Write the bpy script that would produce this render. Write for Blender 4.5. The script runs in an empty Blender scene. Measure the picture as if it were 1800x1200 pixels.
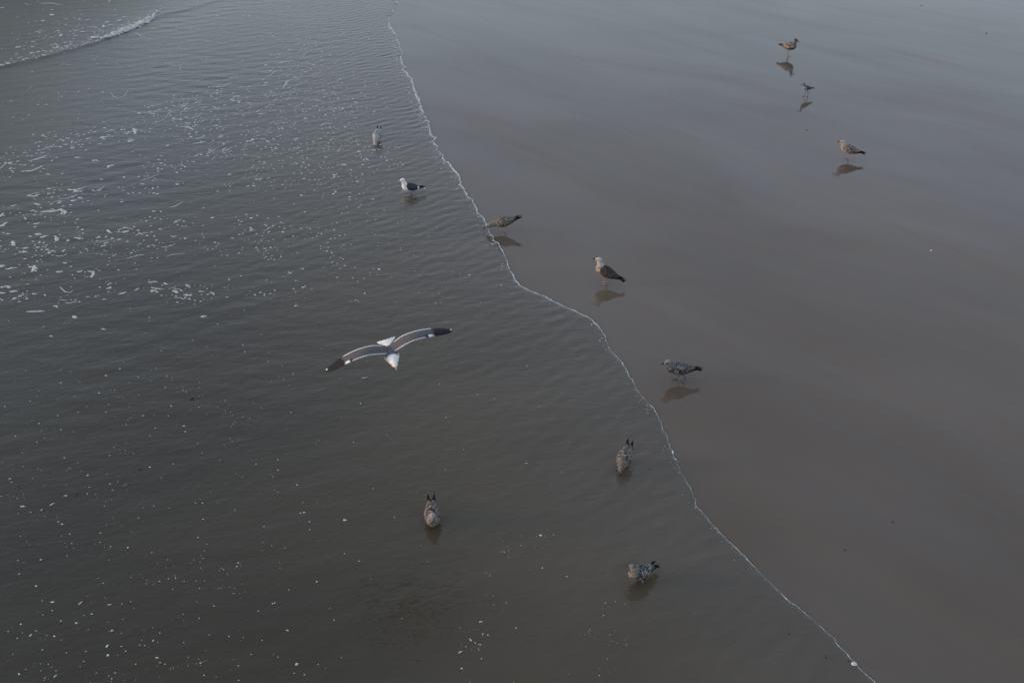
import bpy, math, random
import numpy as np
from mathutils import Vector, Matrix, noise

random.seed(7)
rng = np.random.default_rng(11)
S = bpy.context.scene
COL = S.collection
rad = math.radians

# ------------------------------------------------------------------ camera
CAM_H = 7.4
PITCH = rad(31.9)          # below the horizon
ROLL = rad(-1.0)
F_PX = 1750.0              # focal length in pixels of the 1800 px wide photograph
cam_d = bpy.data.cameras.new('camera')
cam_d.sensor_width = 36.0
cam_d.lens = 36.0 * F_PX / 1800.0
cam_d.clip_end = 6000.0
cam = bpy.data.objects.new('camera', cam_d)
COL.objects.link(cam)
cam.location = (0, 0, CAM_H)
ROT = Matrix.Rotation(math.pi / 2 - PITCH, 3, 'X') @ Matrix.Rotation(ROLL, 3, 'Z')
cam.rotation_euler = ROT.to_euler()
S.camera = cam

# ------------------------------------------------------------------ light
SUN_EL, SUN_AZ = rad(9.0), rad(180.0)       # azimuth measured from +X, counter-clockwise: low over the sea on the left
w = bpy.data.worlds.new('World')
S.world = w
w.use_nodes = True
nt = w.node_tree
sky = nt.nodes.new('ShaderNodeTexSky')
sky.sky_type = 'NISHITA'
sky.sun_disc = False
sky.sun_elevation = SUN_EL
sky.sun_rotation = math.pi / 2 - SUN_AZ
sky.air_density = 1.0
sky.dust_density = 1.2
sky.ozone_density = 1.6
hsv = nt.nodes.new('ShaderNodeHueSaturation')
hsv.inputs['Saturation'].default_value = 1.0
hsv.inputs['Value'].default_value = 0.5
bg = nt.nodes['Background']
bg.inputs['Strength'].default_value = 0.15
veil = nt.nodes.new('ShaderNodeMix')          # thin even cloud in front of the clear sky
veil.data_type = 'RGBA'
veil.blend_type = 'ADD'
veil.inputs[0].default_value = 1.0
veil.inputs[7].default_value = (1.55, 1.66, 1.86, 1)
nt.links.new(sky.outputs['Color'], hsv.inputs['Color'])
nt.links.new(hsv.outputs['Color'], veil.inputs[6])
nt.links.new(veil.outputs[2], bg.inputs['Color'])

sun_d = bpy.data.lights.new('sun', 'SUN')
sun_d.energy = 0.9
sun_d.angle = rad(12)
sun_d.color = (1.0, 0.72, 0.52)
sun = bpy.data.objects.new('sun', sun_d)
COL.objects.link(sun)
to_sun = Vector((math.cos(SUN_AZ) * math.cos(SUN_EL), math.sin(SUN_AZ) * math.cos(SUN_EL), math.sin(SUN_EL)))
sun.rotation_euler = to_sun.to_track_quat('Z', 'Y').to_euler()
sun.location = to_sun * 60

S.view_settings.view_transform = 'Standard'
S.view_settings.look = 'None'
S.view_settings.exposure = 0.78
S.view_settings.gamma = 1.0
S.view_settings.use_curve_mapping = False


# ------------------------------------------------------------------ helpers
def ray(px, py):
    d = Vector(((px - 900) / F_PX, -(py - 600) / F_PX, -1.0))
    return ROT @ d


def ground(px, py, z=0.0):
    d = ray(px, py)
    t = (z - CAM_H) / d.z
    p = cam.location + d * t
    return Vector((p.x, p.y, z))


def px_scale(px, py):
    """pixels of the photograph per metre at that ground point"""
    p = ground(px, py)
    depth = (p - Vector((0, 0, CAM_H))).dot(ROT @ Vector((0, 0, -1)))
    return F_PX / depth


def tag(o, label=None, cat=None, group=None, kind=None):
    if label: o['label'] = label
    if cat: o['category'] = cat
    if group: o['group'] = group
    if kind: o['kind'] = kind
    return o


def smooth(me):
    me.polygons.foreach_set('use_smooth', [True] * len(me.polygons))


def link(name, me, mat, parent=None):
    o = bpy.data.objects.new(name, me)
    COL.objects.link(o)
    if mat: me.materials.append(mat)
    if parent: o.parent = parent
    return o


def mesh(name, verts, faces, mat, parent=None, cols=None, shade=True):
    me = bpy.data.meshes.new(name)
    me.from_pydata([tuple(v) for v in verts], [], faces)
    if cols is not None:
        a = me.color_attributes.new('plume', 'FLOAT_COLOR', 'POINT')
        flat = []
        for c in cols: flat += [c[0], c[1], c[2], 1.0]
        a.data.foreach_set('color', flat)
    if shade: smooth(me)
    me.update()
    return link(name, me, mat, parent)


def big_mesh(name, co, quads, mat, attrs=None):
    me = bpy.data.meshes.new(name)
    nv, nf = len(co), len(quads)
    k = quads.shape[1]
    me.vertices.add(nv)
    me.vertices.foreach_set('co', co.astype(np.float32).ravel())
    me.loops.add(nf * k)
    me.loops.foreach_set('vertex_index', quads.astype(np.int32).ravel())
    me.polygons.add(nf)
    me.polygons.foreach_set('loop_start', np.arange(0, nf * k, k, dtype=np.int32))
    me.polygons.foreach_set('loop_total', np.full(nf, k, dtype=np.int32))
    me.polygons.foreach_set('use_smooth', np.ones(nf, dtype=bool))
    me.update(calc_edges=True)
    for n, v in (attrs or {}).items():
        a = me.attributes.new(n, 'FLOAT', 'POINT')
        a.data.foreach_set('value', v.astype(np.float32))
    me.validate()
    return link(name, me, mat)


def new_mat(name):
    m = bpy.data.materials.new(name)
    m.use_nodes = True
    n = m.node_tree
    return m, n, n.nodes['Principled BSDF']


def node(n, kind, **kw):
    x = n.nodes.new(kind)
    for k, v in kw.items():
        if k in x.inputs: x.inputs[k].default_value = v
        else: setattr(x, k, v)
    return x


def simple(name, col, rough=0.5, var=0.12, scale=60.0, ior=1.45):
    m, n, b = new_mat(name)
    tc = node(n, 'ShaderNodeTexCoord')
    ns = node(n, 'ShaderNodeTexNoise', Scale=scale, Detail=4.0)
    n.links.new(tc.outputs['Object'], ns.inputs['Vector'])
    mx = node(n, 'ShaderNodeMix', data_type='RGBA')
    mx.inputs[6].default_value = (*[c * (1 - var) for c in col], 1)
    mx.inputs[7].default_value = (*[min(1, c * (1 + var)) for c in col], 1)
    n.links.new(ns.outputs['Fac'], mx.inputs[0])
    n.links.new(mx.outputs[2], b.inputs['Base Color'])
    b.inputs['Roughness'].default_value = rough
    b.inputs['IOR'].default_value = ior
    return m


# ------------------------------------------------------------------ materials of the setting
def math_node(n, op, a, b=None, clamp=False):
    x = n.nodes.new('ShaderNodeMath')
    x.operation = op
    x.use_clamp = clamp
    for i, v in enumerate((a, b)):
        if v is None: continue
        if isinstance(v, (int, float)): x.inputs[i].default_value = v
        else: n.links.new(v, x.inputs[i])
    return x.outputs[0]


def stretch(n, vec, deg, k):
    """turn the coordinates by deg, then stretch the pattern along its new x by 1/k"""
    a = node(n, 'ShaderNodeMapping')
    a.inputs['Rotation'].default_value = (0, 0, rad(deg))
    b = node(n, 'ShaderNodeMapping')
    b.inputs['Scale'].default_value = (k, 1.0, 1.0)
    n.links.new(vec, a.inputs['Vector'])
    n.links.new(a.outputs[0], b.inputs['Vector'])
    return b


def make_sand():
    m, n, b = new_mat('wet_sand')
    tc = node(n, 'ShaderNodeTexCoord')
    mp = stretch(n, tc.outputs['Object'], 50, 0.14)
    streak = node(n, 'ShaderNodeTexNoise', Scale=1.25, Detail=6.0, Roughness=0.58, Distortion=0.45)
    n.links.new(mp.outputs[0], streak.inputs['Vector'])
    patch = node(n, 'ShaderNodeTexNoise', Scale=0.22, Detail=3.0, Roughness=0.5)
    n.links.new(tc.outputs['Object'], patch.inputs['Vector'])
    grain = node(n, 'ShaderNodeTexNoise', Scale=55.0, Detail=3.0, Roughness=0.7)
    n.links.new(tc.outputs['Object'], grain.inputs['Vector'])
    s1 = math_node(n, 'MULTIPLY_ADD', streak.outputs['Fac'], 0.55); n.nodes[-1].inputs[2].default_value = 0.0
    s2 = math_node(n, 'MULTIPLY_ADD', patch.outputs['Fac'], 0.35)
    n.links.new(s1, n.nodes[-1].inputs[2])
    s3 = math_node(n, 'MULTIPLY_ADD', grain.outputs['Fac'], 0.12)
    n.links.new(s2, n.nodes[-1].inputs[2])
    cr = node(n, 'ShaderNodeValToRGB')
    cr.color_ramp.elements[0].position = 0.42
    cr.color_ramp.elements[0].color = (0.094, 0.0745, 0.059, 1)
    cr.color_ramp.elements[1].position = 0.61
    cr.color_ramp.elements[1].color = (0.127, 0.1005, 0.080, 1)
    n.links.new(s3, cr.inputs['Fac'])
    n.links.new(cr.outputs['Color'], b.inputs['Base Color'])
    # film of water: mirror smooth, a little duller where it has drained
    rr = node(n, 'ShaderNodeMapRange')
    rr.inputs['From Min'].default_value = 0.35; rr.inputs['From Max'].default_value = 0.7
    rr.inputs['To Min'].default_value = 0.03; rr.inputs['To Max'].default_value = 0.10
    n.links.new(streak.outputs['Fac'], rr.inputs['Value'])
    n.links.new(rr.outputs[0], b.inputs['Roughness'])
    b.inputs['IOR'].default_value = 1.45
    sl = node(n, 'ShaderNodeMapRange')          # how wet: more or less mirror
    sl.inputs['From Min'].default_value = 0.38; sl.inputs['From Max'].default_value = 0.62
    sl.inputs['To Min'].default_value = 0.74; sl.inputs['To Max'].default_value = 0.30
    sheen = node(n, 'ShaderNodeTexNoise', Scale=0.42, Detail=3.0, Roughness=0.5, Distortion=0.8)
    mp3 = stretch(n, tc.outputs['Object'], 42, 0.45)
    n.links.new(mp3.outputs[0], sheen.inputs['Vector'])
    av = math_node(n, 'ADD', math_node(n, 'MULTIPLY', streak.outputs['Fac'], 0.55), math_node(n, 'MULTIPLY', sheen.outputs['Fac'], 0.45))
    n.links.new(av, sl.inputs['Value'])
    n.links.new(sl.outputs[0], b.inputs['Specular IOR Level'])
    # faint drainage ripples, only in some patches
    mp4 = stretch(n, tc.outputs['Object'], 25, 0.4)
    rip = node(n, 'ShaderNodeTexNoise', Scale=7.0, Detail=3.0, Roughness=0.55, Distortion=0.6)
    n.links.new(mp4.outputs[0], rip.inputs['Vector'])
    msk = node(n, 'ShaderNodeMapRange')
    msk.inputs['From Min'].default_value = 0.52; msk.inputs['From Max'].default_value = 0.70
    n.links.new(sheen.outputs['Fac'], msk.inputs['Value'])
    hh = math_node(n, 'ADD', streak.outputs['Fac'], math_node(n, 'MULTIPLY', math_node(n, 'MULTIPLY', rip.outputs['Fac'], msk.outputs[0]), 0.22))
    bu = node(n, 'ShaderNodeBump', Strength=0.12, Distance=0.05)
    n.links.new(hh, bu.inputs['Height'])
    n.links.new(bu.outputs[0], b.inputs['Normal'])
    return m


def make_water():
    m, n, b = new_mat('turbid_water')
    tc = node(n, 'ShaderNodeTexCoord')
    at = node(n, 'ShaderNodeAttribute', attribute_name='depth')
    cr = node(n, 'ShaderNodeValToRGB')
    e = cr.color_ramp.elements
    e[0].position = 0.0; e[0].color = (0.092, 0.077, 0.062, 1)
    e[1].position = 0.80; e[1].color = (0.0345, 0.0280, 0.0165, 1)
    x = e.new(0.10); x.color = (0.090, 0.077, 0.062, 1)
    x = e.new(0.42); x.color = (0.073, 0.060, 0.042, 1)
    n.links.new(at.outputs['Fac'], cr.inputs['Fac'])
    mp = stretch(n, tc.outputs['Object'], -12, 0.35)
    cloud = node(n, 'ShaderNodeTexNoise', Scale=0.8, Detail=4.0, Roughness=0.55, Distortion=0.6)
    n.links.new(mp.outputs[0], cloud.inputs['Vector'])
    mr = node(n, 'ShaderNodeMapRange')
    mr.inputs['From Min'].default_value = 0.3; mr.inputs['From Max'].default_value = 0.7
    mr.inputs['To Min'].default_value = 0.88; mr.inputs['To Max'].default_value = 1.12
    n.links.new(cloud.outputs['Fac'], mr.inputs['Value'])
    mx = node(n, 'ShaderNodeVectorMath', operation='SCALE')
    n.links.new(cr.outputs['Color'], mx.inputs[0])
    n.links.new(mr.outputs[0], mx.inputs['Scale'])
    n.links.new(mx.outputs[0], b.inputs['Base Color'])
    rg = node(n, 'ShaderNodeMapRange')          # wind ripples too small to model, off the beach
    rg.inputs['From Min'].default_value = 0.70; rg.inputs['From Max'].default_value = 0.96
    rg.inputs['To Min'].default_value = 0.05; rg.inputs['To Max'].default_value = 0.52
    n.links.new(at.outputs['Fac'], rg.inputs['Value'])
    n.links.new(rg.outputs[0], b.inputs['Roughness'])
    b.inputs['IOR'].default_value = 1.42
    fine = node(n, 'ShaderNodeTexNoise', Scale=13.0, Detail=3.0, Roughness=0.6, Distortion=0.3)
    mp2 = stretch(n, tc.outputs['Object'], -10, 0.45)
    n.links.new(mp2.outputs[0], fine.inputs['Vector'])
    bu = node(n, 'ShaderNodeBump', Strength=0.6, Distance=0.012)
    n.links.new(fine.outputs['Fac'], bu.inputs['Height'])
    n.links.new(bu.outputs[0], b.inputs['Normal'])
    return m


M_SAND = make_sand()
M_WATER = make_water()
M_FOAM = simple('foam', (0.50, 0.505, 0.51), 0.6, 0.2, 90.0)
def make_lace():
    m, n, b = new_mat('lacy_foam')
    tc = node(n, 'ShaderNodeTexCoord')
    ns = node(n, 'ShaderNodeTexNoise', Scale=38.0, Detail=4.0, Roughness=0.7)
    n.links.new(tc.outputs['Object'], ns.inputs['Vector'])
    mr = node(n, 'ShaderNodeMapRange')
    mr.inputs['From Min'].default_value = 0.36; mr.inputs['From Max'].default_value = 0.60
    mr.inputs['To Min'].default_value = 0.30; mr.inputs['To Max'].default_value = 1.0
    n.links.new(ns.outputs['Fac'], mr.inputs['Value'])
    n.links.new(mr.outputs[0], b.inputs['Alpha'])
    b.inputs['Base Color'].default_value = (0.60, 0.60, 0.60, 1)
    b.inputs['Roughness'].default_value = 0.5
    return m


M_LACE = make_lace()
M_FOAM2 = simple('wave_foam', (0.50, 0.51, 0.51), 0.6, 0.3, 60.0)

# ------------------------------------------------------------------ waterline
WL_PX = [(700, 0), (690, 18), (685, 33), (687, 48), (697, 66), (706, 88), (708, 108), (711, 122), (722, 140), (730, 160), (738, 180),
         (745, 198), (756, 225), (766, 255), (778, 277), (798, 300), (808, 318), (822, 345), (838, 367), (849, 388), (864, 412),
         (880, 438), (888, 452), (900, 480), (912, 502), (930, 511), (950, 518), (975, 531), (1003, 543), (1027, 554), (1043, 565),
         (1056, 578), (1064, 592), (1067, 604), (1071, 615), (1085, 629), (1098, 644), (1107, 662), (1117, 680), (1128, 697),
         (1138, 706), (1152, 722), (1160, 738), (1167, 755), (1174, 776), (1182, 794), (1190, 815), (1199, 833), (1210, 850),
         (1220, 868), (1225, 890), (1238, 905), (1260, 930), (1285, 955), (1305, 974), (1330, 1000), (1352, 1022), (1362, 1034),
         (1385, 1056), (1410, 1073), (1432, 1092), (1455, 1110), (1480, 1140), (1500, 1160), (1520, 1182), (1537, 1200)]
wl = [ground(*p) for p in WL_PX]
wl_y = np.array([p.y for p in wl]); wl_x = np.array([p.x for p in wl])
o = np.argsort(wl_y)
wl_y, wl_x = wl_y[o], wl_x[o]
# carry it on, beyond the frame, both ways
ny = np.linspace(wl_y[0] - 90, wl_y[0] - 1.2, 40)
fy = np.linspace(wl_y[-1] + 2.0, wl_y[-1] + 600, 80)
nx = wl_x[0] + (wl_y[0] - ny) * 0.55 + 0.35 * np.sin((wl_y[0] - ny) * 1.1)
fx = wl_x[-1] + 0.9 * np.sin((fy - wl_y[-1]) * 0.24) - 0.06 * (fy - wl_y[-1]) + 0.3 * np.sin((fy - wl_y[-1]) * 0.9)
WY = np.concatenate([ny, wl_y, fy]); WX = np.concatenate([nx, wl_x, fx])


def vnoise(x, seed):
    """smooth 1-D value noise in -1..1"""
    r = np.random.default_rng(seed).uniform(-1, 1, 4096)
    i = np.floor(x).astype(int); f = x - i
    f = f * f * (3 - 2 * f)
    return r[i % 4096] * (1 - f) + r[(i + 1) % 4096] * f


def waterline_x(y):
    y = np.asarray(y, dtype=float)
    # round the traced corners a little, then add the lumps of the swash front
    b = sum(np.interp(y + k, WY, WX) for k in (-0.07, -0.035, 0, 0.035, 0.07)) / 5
    far = np.clip((y - 11) / 8, 0.15, 1.0)
    return b + far * (0.035 * vnoise(y * 4.3, 1) + 0.022 * vnoise(y * 10.0, 2)) + 0.012 * vnoise(y * 17.0, 3)


# ------------------------------------------------------------------ water surface
WAVE_PX = [(-160, 150), (-60, 134), (0, 119), (60, 105), (120, 90), (180, 72), (235, 50), (275, 31), (330, 17), (390, 0), (450, -16), (520, -34)]
wave_w = [ground(*p) for p in WAVE_PX]
WVX = np.array([p.x for p in wave_w]); WVY = np.array([p.y for p in wave_w])
_k = []
for i in range(46):
    lam = 0.14 * (0.75 / 0.14) ** rng.random()
    th = math.pi / 2 + 0.16 + rng.normal(0, 0.34)
    _k.append((2 * math.pi / lam * math.cos(th), 2 * math.pi / lam * math.sin(th), rng.uniform(0, 6.28), lam))
_k2 = []
for i in range(22):       # ripples that fan out behind the tongue of the swash
    lam = 0.12 * (0.34 / 0.12) ** rng.random()
    th = math.pi * 0.5 + 0.75 + rng.normal(0, 0.35)
    _k2.append((2 * math.pi / lam * math.cos(th), 2 * math.pi / lam * math.sin(th), rng.uniform(0, 6.28), lam))
RIP_SLOPE = 0.029
WADERS = [tuple(ground(*p)[:2]) for p in ((723, 342), (664, 249), (1097, 822), (761, 919), (1125, 1024))]


def water_z(x, y, d=None):
    x = np.asarray(x, dtype=float); y = np.asarray(y, dtype=float)
    if d is None: d = waterline_x(y) - x
    d = np.maximum(d, 0)
    z = 0.016 * (1 - np.exp(-d / 0.05)) + 0.010 * (1 - np.exp(-d / 0.8))
    near = np.clip(1 - np.hypot(x, y - 16) / 90, 0, 1)
    grow = (1 - np.exp(-d / 0.9)) * near
    edge = np.exp(-d / 2.6) * (1 - np.exp(-d / 0.12)) * near
    patch = 0.75 + 0.45 * np.sin(x * 0.53 + 1.2 * np.sin(y * 0.31) + 1) * np.sin(y * 0.47 + 0.9 * np.sin(x * 0.37))
    n1 = len(_k)
    r = np.zeros_like(x)
    for kx, ky, ph, lam in _k:
        kk = math.hypot(kx, ky)
        r += np.sin(kx * x + ky * y + ph + 0.5 * np.sin(0.9 * x + 0.6 * y + ph)) / kk
    z = z + grow * (1 + 0.25 * np.clip((d - 3) / 10, 0, 1)) * patch * r * RIP_SLOPE * math.sqrt(2 / n1)
    r = np.zeros_like(x)
    for kx, ky, ph, lam in _k2:
        kk = math.hypot(kx, ky)
        r += np.sin(kx * x + ky * y + ph + 0.6 * np.sin(1.1 * x - 0.8 * y + ph)) / kk
    z = z + edge * r * 0.075 * math.sqrt(2 / len(_k2))
    # rings round the legs of the wading birds
    for bx, by in WADERS:
        rr = np.hypot(x - bx, y - by)
        z = z + 0.0016 * np.sin(rr * 52.0) * np.exp(-rr / 0.22) * (rr < 1.4)
    # the small wave running in at the far left
    cy = np.interp(x, WVX, WVY, left=WVY[0], right=WVY[-1])
    q = (y - cy)               # > 0: behind the crest (away from the camera)
    q = q + 0.10 * vnoise(x * 2.1, 5) + 0.04 * vnoise(x * 7.0, 6)
    amp = np.clip((WVX[-2] - x) / 3.0, 0, 1) * np.clip((x - WVX[0] + 14) / 10, 0, 1)
    prof = np.where(q > 0, np.exp(-q / 1.1), np.exp(-(q / 0.36) ** 2))
    z = z + 0.026 * amp * prof
    return z


def graded(a, b, h, lo, hi, g=1.18):
    """coordinates with step h between a and b, growing outside up to lo and hi"""
    mid = np.arange(a, b + h / 2, h)
    out = [mid]
    s, p, hi_l = h, mid[-1], []
    while p < hi:
        s *= g; p += s; hi_l.append(p)
    s, p, lo_l = h, mid[0], []
    while p > lo:
        s *= g; p -= s; lo_l.append(p)
    return np.concatenate([np.array(lo_l[::-1]), mid, np.array(hi_l)])


def build_water():
    ys = graded(6.0, 33.0, 0.042, -60, 620)
    d0 = np.array([0, 0.004, 0.010, 0.018, 0.028, 0.042, 0.06, 0.085, 0.115, 0.15])
    d1 = graded(0.19, 19.0, 0.042, 0.19, 700)
    ds = np.concatenate([d0, d1])
    Y, D = np.meshgrid(ys, ds, indexing='ij')
    X = waterline_x(Y) - D
    Z = water_z(X, Y, D)
    Z[:, 0] = -0.004
    co = np.stack([X, Y, Z], -1).reshape(-1, 3)
    nr, nc = Y.shape
    idx = np.arange(nr * nc).reshape(nr, nc)
    q = np.stack([idx[:-1, :-1], idx[1:, :-1], idx[1:, 1:], idx[:-1, 1:]], -1).reshape(-1, 4)
    depth = np.clip(1 - np.exp(-D / 4.5), 0, 1).ravel()
    ob = big_mesh('sea_water', co, q, M_WATER, {'depth': depth})
    tag(ob, 'shallow grey green sea water running up the beach', kind='structure')
    return ob


def build_sand():
    ys = graded(5.0, 34.0, 0.35, -60, 2500, 1.25)
    xs = graded(-19.0, 19.0, 0.35, -2000, 2000, 1.25)
    Y, X = np.meshgrid(ys, xs, indexing='ij')
    d = np.maximum(np.interp(Y, WY, WX) - X, 0)
    Z = np.maximum(-0.03 * np.maximum(d - 0.3, 0) - 0.01 * np.clip(d, 0, 1), -6.0)
    co = np.stack([X, Y, Z], -1).reshape(-1, 3)
    nr, nc = Y.shape
    idx = np.arange(nr * nc).reshape(nr, nc)
    q = np.stack([idx[:-1, :-1], idx[:-1, 1:], idx[1:, 1:], idx[1:, :-1]], -1).reshape(-1, 4)
    ob = big_mesh('beach_sand', co, q, M_SAND)
    tag(ob, 'smooth wet grey brown sand that mirrors the sky', kind='structure')
    return ob


build_sand()
build_water()

# ------------------------------------------------------------------ foam
class Soup:
    def __init__(self): self.v = []; self.f = []

    def blob(self, x, y, a, b, ang, h=0.004, n=9, z=None):
        """a low irregular dome of foam, half axes a and b"""
        if z is None: z = float(water_z(np.array([x]), np.array([y]))[0])
        i0 = len(self.v)
        ca, sa = math.cos(ang), math.sin(ang)
        ph = random.uniform(0, 6.28); ph2 = random.uniform(0, 6.28)
        for ring, (rr, zz) in enumerate(((1.0, -0.004), (0.72, h))):
            for k in range(n):
                t = 2 * math.pi * k / n
                r = rr * (1 + 0.22 * math.sin(2 * t + ph) + 0.16 * math.sin(3 * t + ph2))
                u, v = a * r * math.cos(t), b * r * math.sin(t)
                self.v.append((x + ca * u - sa * v, y + sa * u + ca * v, z + zz))
        for k in range(n):
            k2 = (k + 1) % n
            self.f.append((i0 + k, i0 + k2, i0 + n + k2, i0 + n + k))
        self.f.append(tuple(i0 + n + k for k in range(n)))

    def streak(self, pts, width):
        """a ragged ribbon of foam along ground points: overlapping blobs"""
        L = [0]
        for a, b in zip(pts, pts[1:]): L.append(L[-1] + (b - a).length)
        t = 0
        while t < L[-1]:
            j = max(k for k in range(len(L)) if L[k] <= t)
            j = min(j, len(pts) - 2)
            f = (t - L[j]) / max(1e-6, L[j + 1] - L[j])
            p = pts[j].lerp(pts[j + 1], f)
            dr = pts[j + 1] - pts[j]
            env = 0.45 + 0.75 * math.sin(math.pi * t / L[-1]) * random.uniform(0.7, 1.2)
            wv = width * env
            self.blob(p.x + random.gauss(0, wv * .25), p.y + random.gauss(0, wv * .25), wv * random.uniform(.8, 1.5), wv * random.uniform(.5, .9),
                      math.atan2(dr.y, dr.x) + random.gauss(0, .3), 0.006, 8)
            t += wv * 0.9

    def build(self, name, mat):
        return mesh(name, self.v, self.f, mat)


def lerp_px(line, t):
    n = len(line) - 1
    i = min(n - 1, int(t * n)); f = t * n - i
    return (line[i][0] + (line[i + 1][0] - line[i][0]) * f, line[i][1] + (line[i + 1][1] - line[i][1]) * f)


def in_water(p, m=0.03):
    return float(waterline_x(np.array([p.y]))[0]) - p.x > m


fl = Soup()
# streaks and broken rafts of foam, traced on the water
STREAKS = [
    ([(52, 283), (66, 280), (84, 273)], .030), ([(38, 302), (56, 301), (75, 292)], .030), ([(72, 372), (92, 372), (108, 368), (116, 373), (113, 377)], .045),
    ([(162, 282), (172, 282)], .04), ([(190, 294), (200, 290)], .05), ([(132, 277), (142, 277)], .026), ([(82, 306), (87, 307)], .03), ([(120, 333), (144, 337)], .03),
    ([(234, 226), (239, 230), (237, 236)], .05), ([(228, 249), (232, 248)], .055), ([(212, 229), (221, 228)], .024), ([(176, 242), (194, 240)], .024),
    ([(152, 245), (158, 243)], .03), ([(318, 223), (330, 223), (340, 228)], .028), ([(302, 210), (322, 211)], .022), ([(326, 216), (336, 217)], .022),
    ([(345, 245), (360, 240)], .024), ([(340, 253), (362, 249)], .024), ([(384, 241), (393, 239)], .03), ([(294, 203), (300, 197), (315, 195)], .018),
    ([(264, 200), (274, 201)], .026), ([(254, 190), (268, 187), (285, 184)], .016), ([(340, 183), (350, 178)], .022), ([(352, 190), (366, 189)], .018),
    ([(402, 137), (420, 136)], .018), ([(370, 153), (398, 153)], .017), ([(420, 155), (430, 152)], .018), ([(484, 112), (498, 110), (509, 108)], .024),
    ([(466, 116), (468, 114)], .03), ([(498, 155), (502, 148), (508, 142), (516, 141)], .021), ([(504, 135), (508, 134)], .026), ([(532, 126), (542, 127)], .016),
    ([(455, 201), (468, 200)], .026), ([(550, 175), (566, 178)], .014), ([(374, 188), (386, 192)], .016), ([(406, 175), (412, 178)], .022),
    ([(48, 345), (66, 345)], .03), ([(60, 358), (72, 361)], .022), ([(102, 357), (108, 357)], .03), ([(2, 379), (5, 375)], .05), ([(0, 398), (12, 391)], .045),
    ([(20, 362), (30, 360)], .03), ([(60, 394), (70, 392)], .03), ([(64, 411), (68, 411)], .045), ([(76, 416), (84, 414)], .035), ([(97, 416), (101, 422), (96, 424)], .035),
    ([(132, 418), (146, 420)], .028), ([(190, 405), (196, 409)], .045), ([(217, 409), (226, 407)], .03), ([(178, 433), (188, 431)], .026), ([(110, 442), (115, 440)], .03),
    ([(22, 425), (25, 432)], .045), ([(34, 443), (48, 443)], .03), ([(2, 467), (8, 466)], .045), ([(12, 473), (28, 470)], .03), ([(52, 469), (58, 470), (62, 477)], .045),
    ([(100, 478), (110, 477)], .03), ([(140, 477), (146, 476)], .03), ([(155, 477), (165, 478), (161, 488)], .03), ([(12, 504), (16, 506)], .04), ([(18, 513), (30, 511)], .035),
    ([(34, 520), (39, 519)], .04), ([(188, 507), (195, 505)], .03), ([(210, 517), (222, 513)], .035), ([(238, 510), (244, 507)], .025), ([(262, 496), (276, 495)], .026),
    ([(304, 511), (311, 515)], .038), ([(324, 519), (336, 519)], .026), ([(290, 498), (294, 499)], .035), ([(265, 512), (274, 511)], .025), ([(370, 514), (377, 518)], .02),
    ([(48, 548), (58, 548), (78, 547)], .025), ([(95, 538), (100, 540)], .03), ([(128, 556), (136, 558)], .032), ([(178, 578), (186, 579)], .03), ([(88, 591), (93, 591)], .03),
    ([(355, 556), (362, 556)], .025), ([(58, 516), (62, 517)], .025), ([(0, 515), (8, 515)], .025),
    ([(36, 890), (44, 890)], .026), ([(88, 888), (96, 884)], .018), ([(113, 872), (119, 871)], .02), ([(138, 1062), (145, 1057)], .02), ([(89, 1058), (96, 1058)], .02),
    ([(95, 1190), (100, 1186)], .02), ([(190, 1063), (195, 1062)], .02), ([(806, 1147), (812, 1145)], .018), ([(826, 1123), (829, 1126)], .022), ([(844, 1093), (847, 1093)], .026), ([(848, 1114), (850, 1114)], .02), ([(811, 1174), (813, 1174)], .02),
    ([(33, 1183), (35, 1185)], .025), ([(274, 1156), (278, 1156)], .02), ([(160, 1079), (163, 1079)], .022), ([(72, 896), (74, 895)], .026), ([(16, 842), (20, 841)], .022)]
for pts, wd in STREAKS:
    gp = [ground(*p, 0.025) for p in pts]
    fl.streak(gp, wd * (1.0 if pts[0][1] < 560 else .42))

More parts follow.
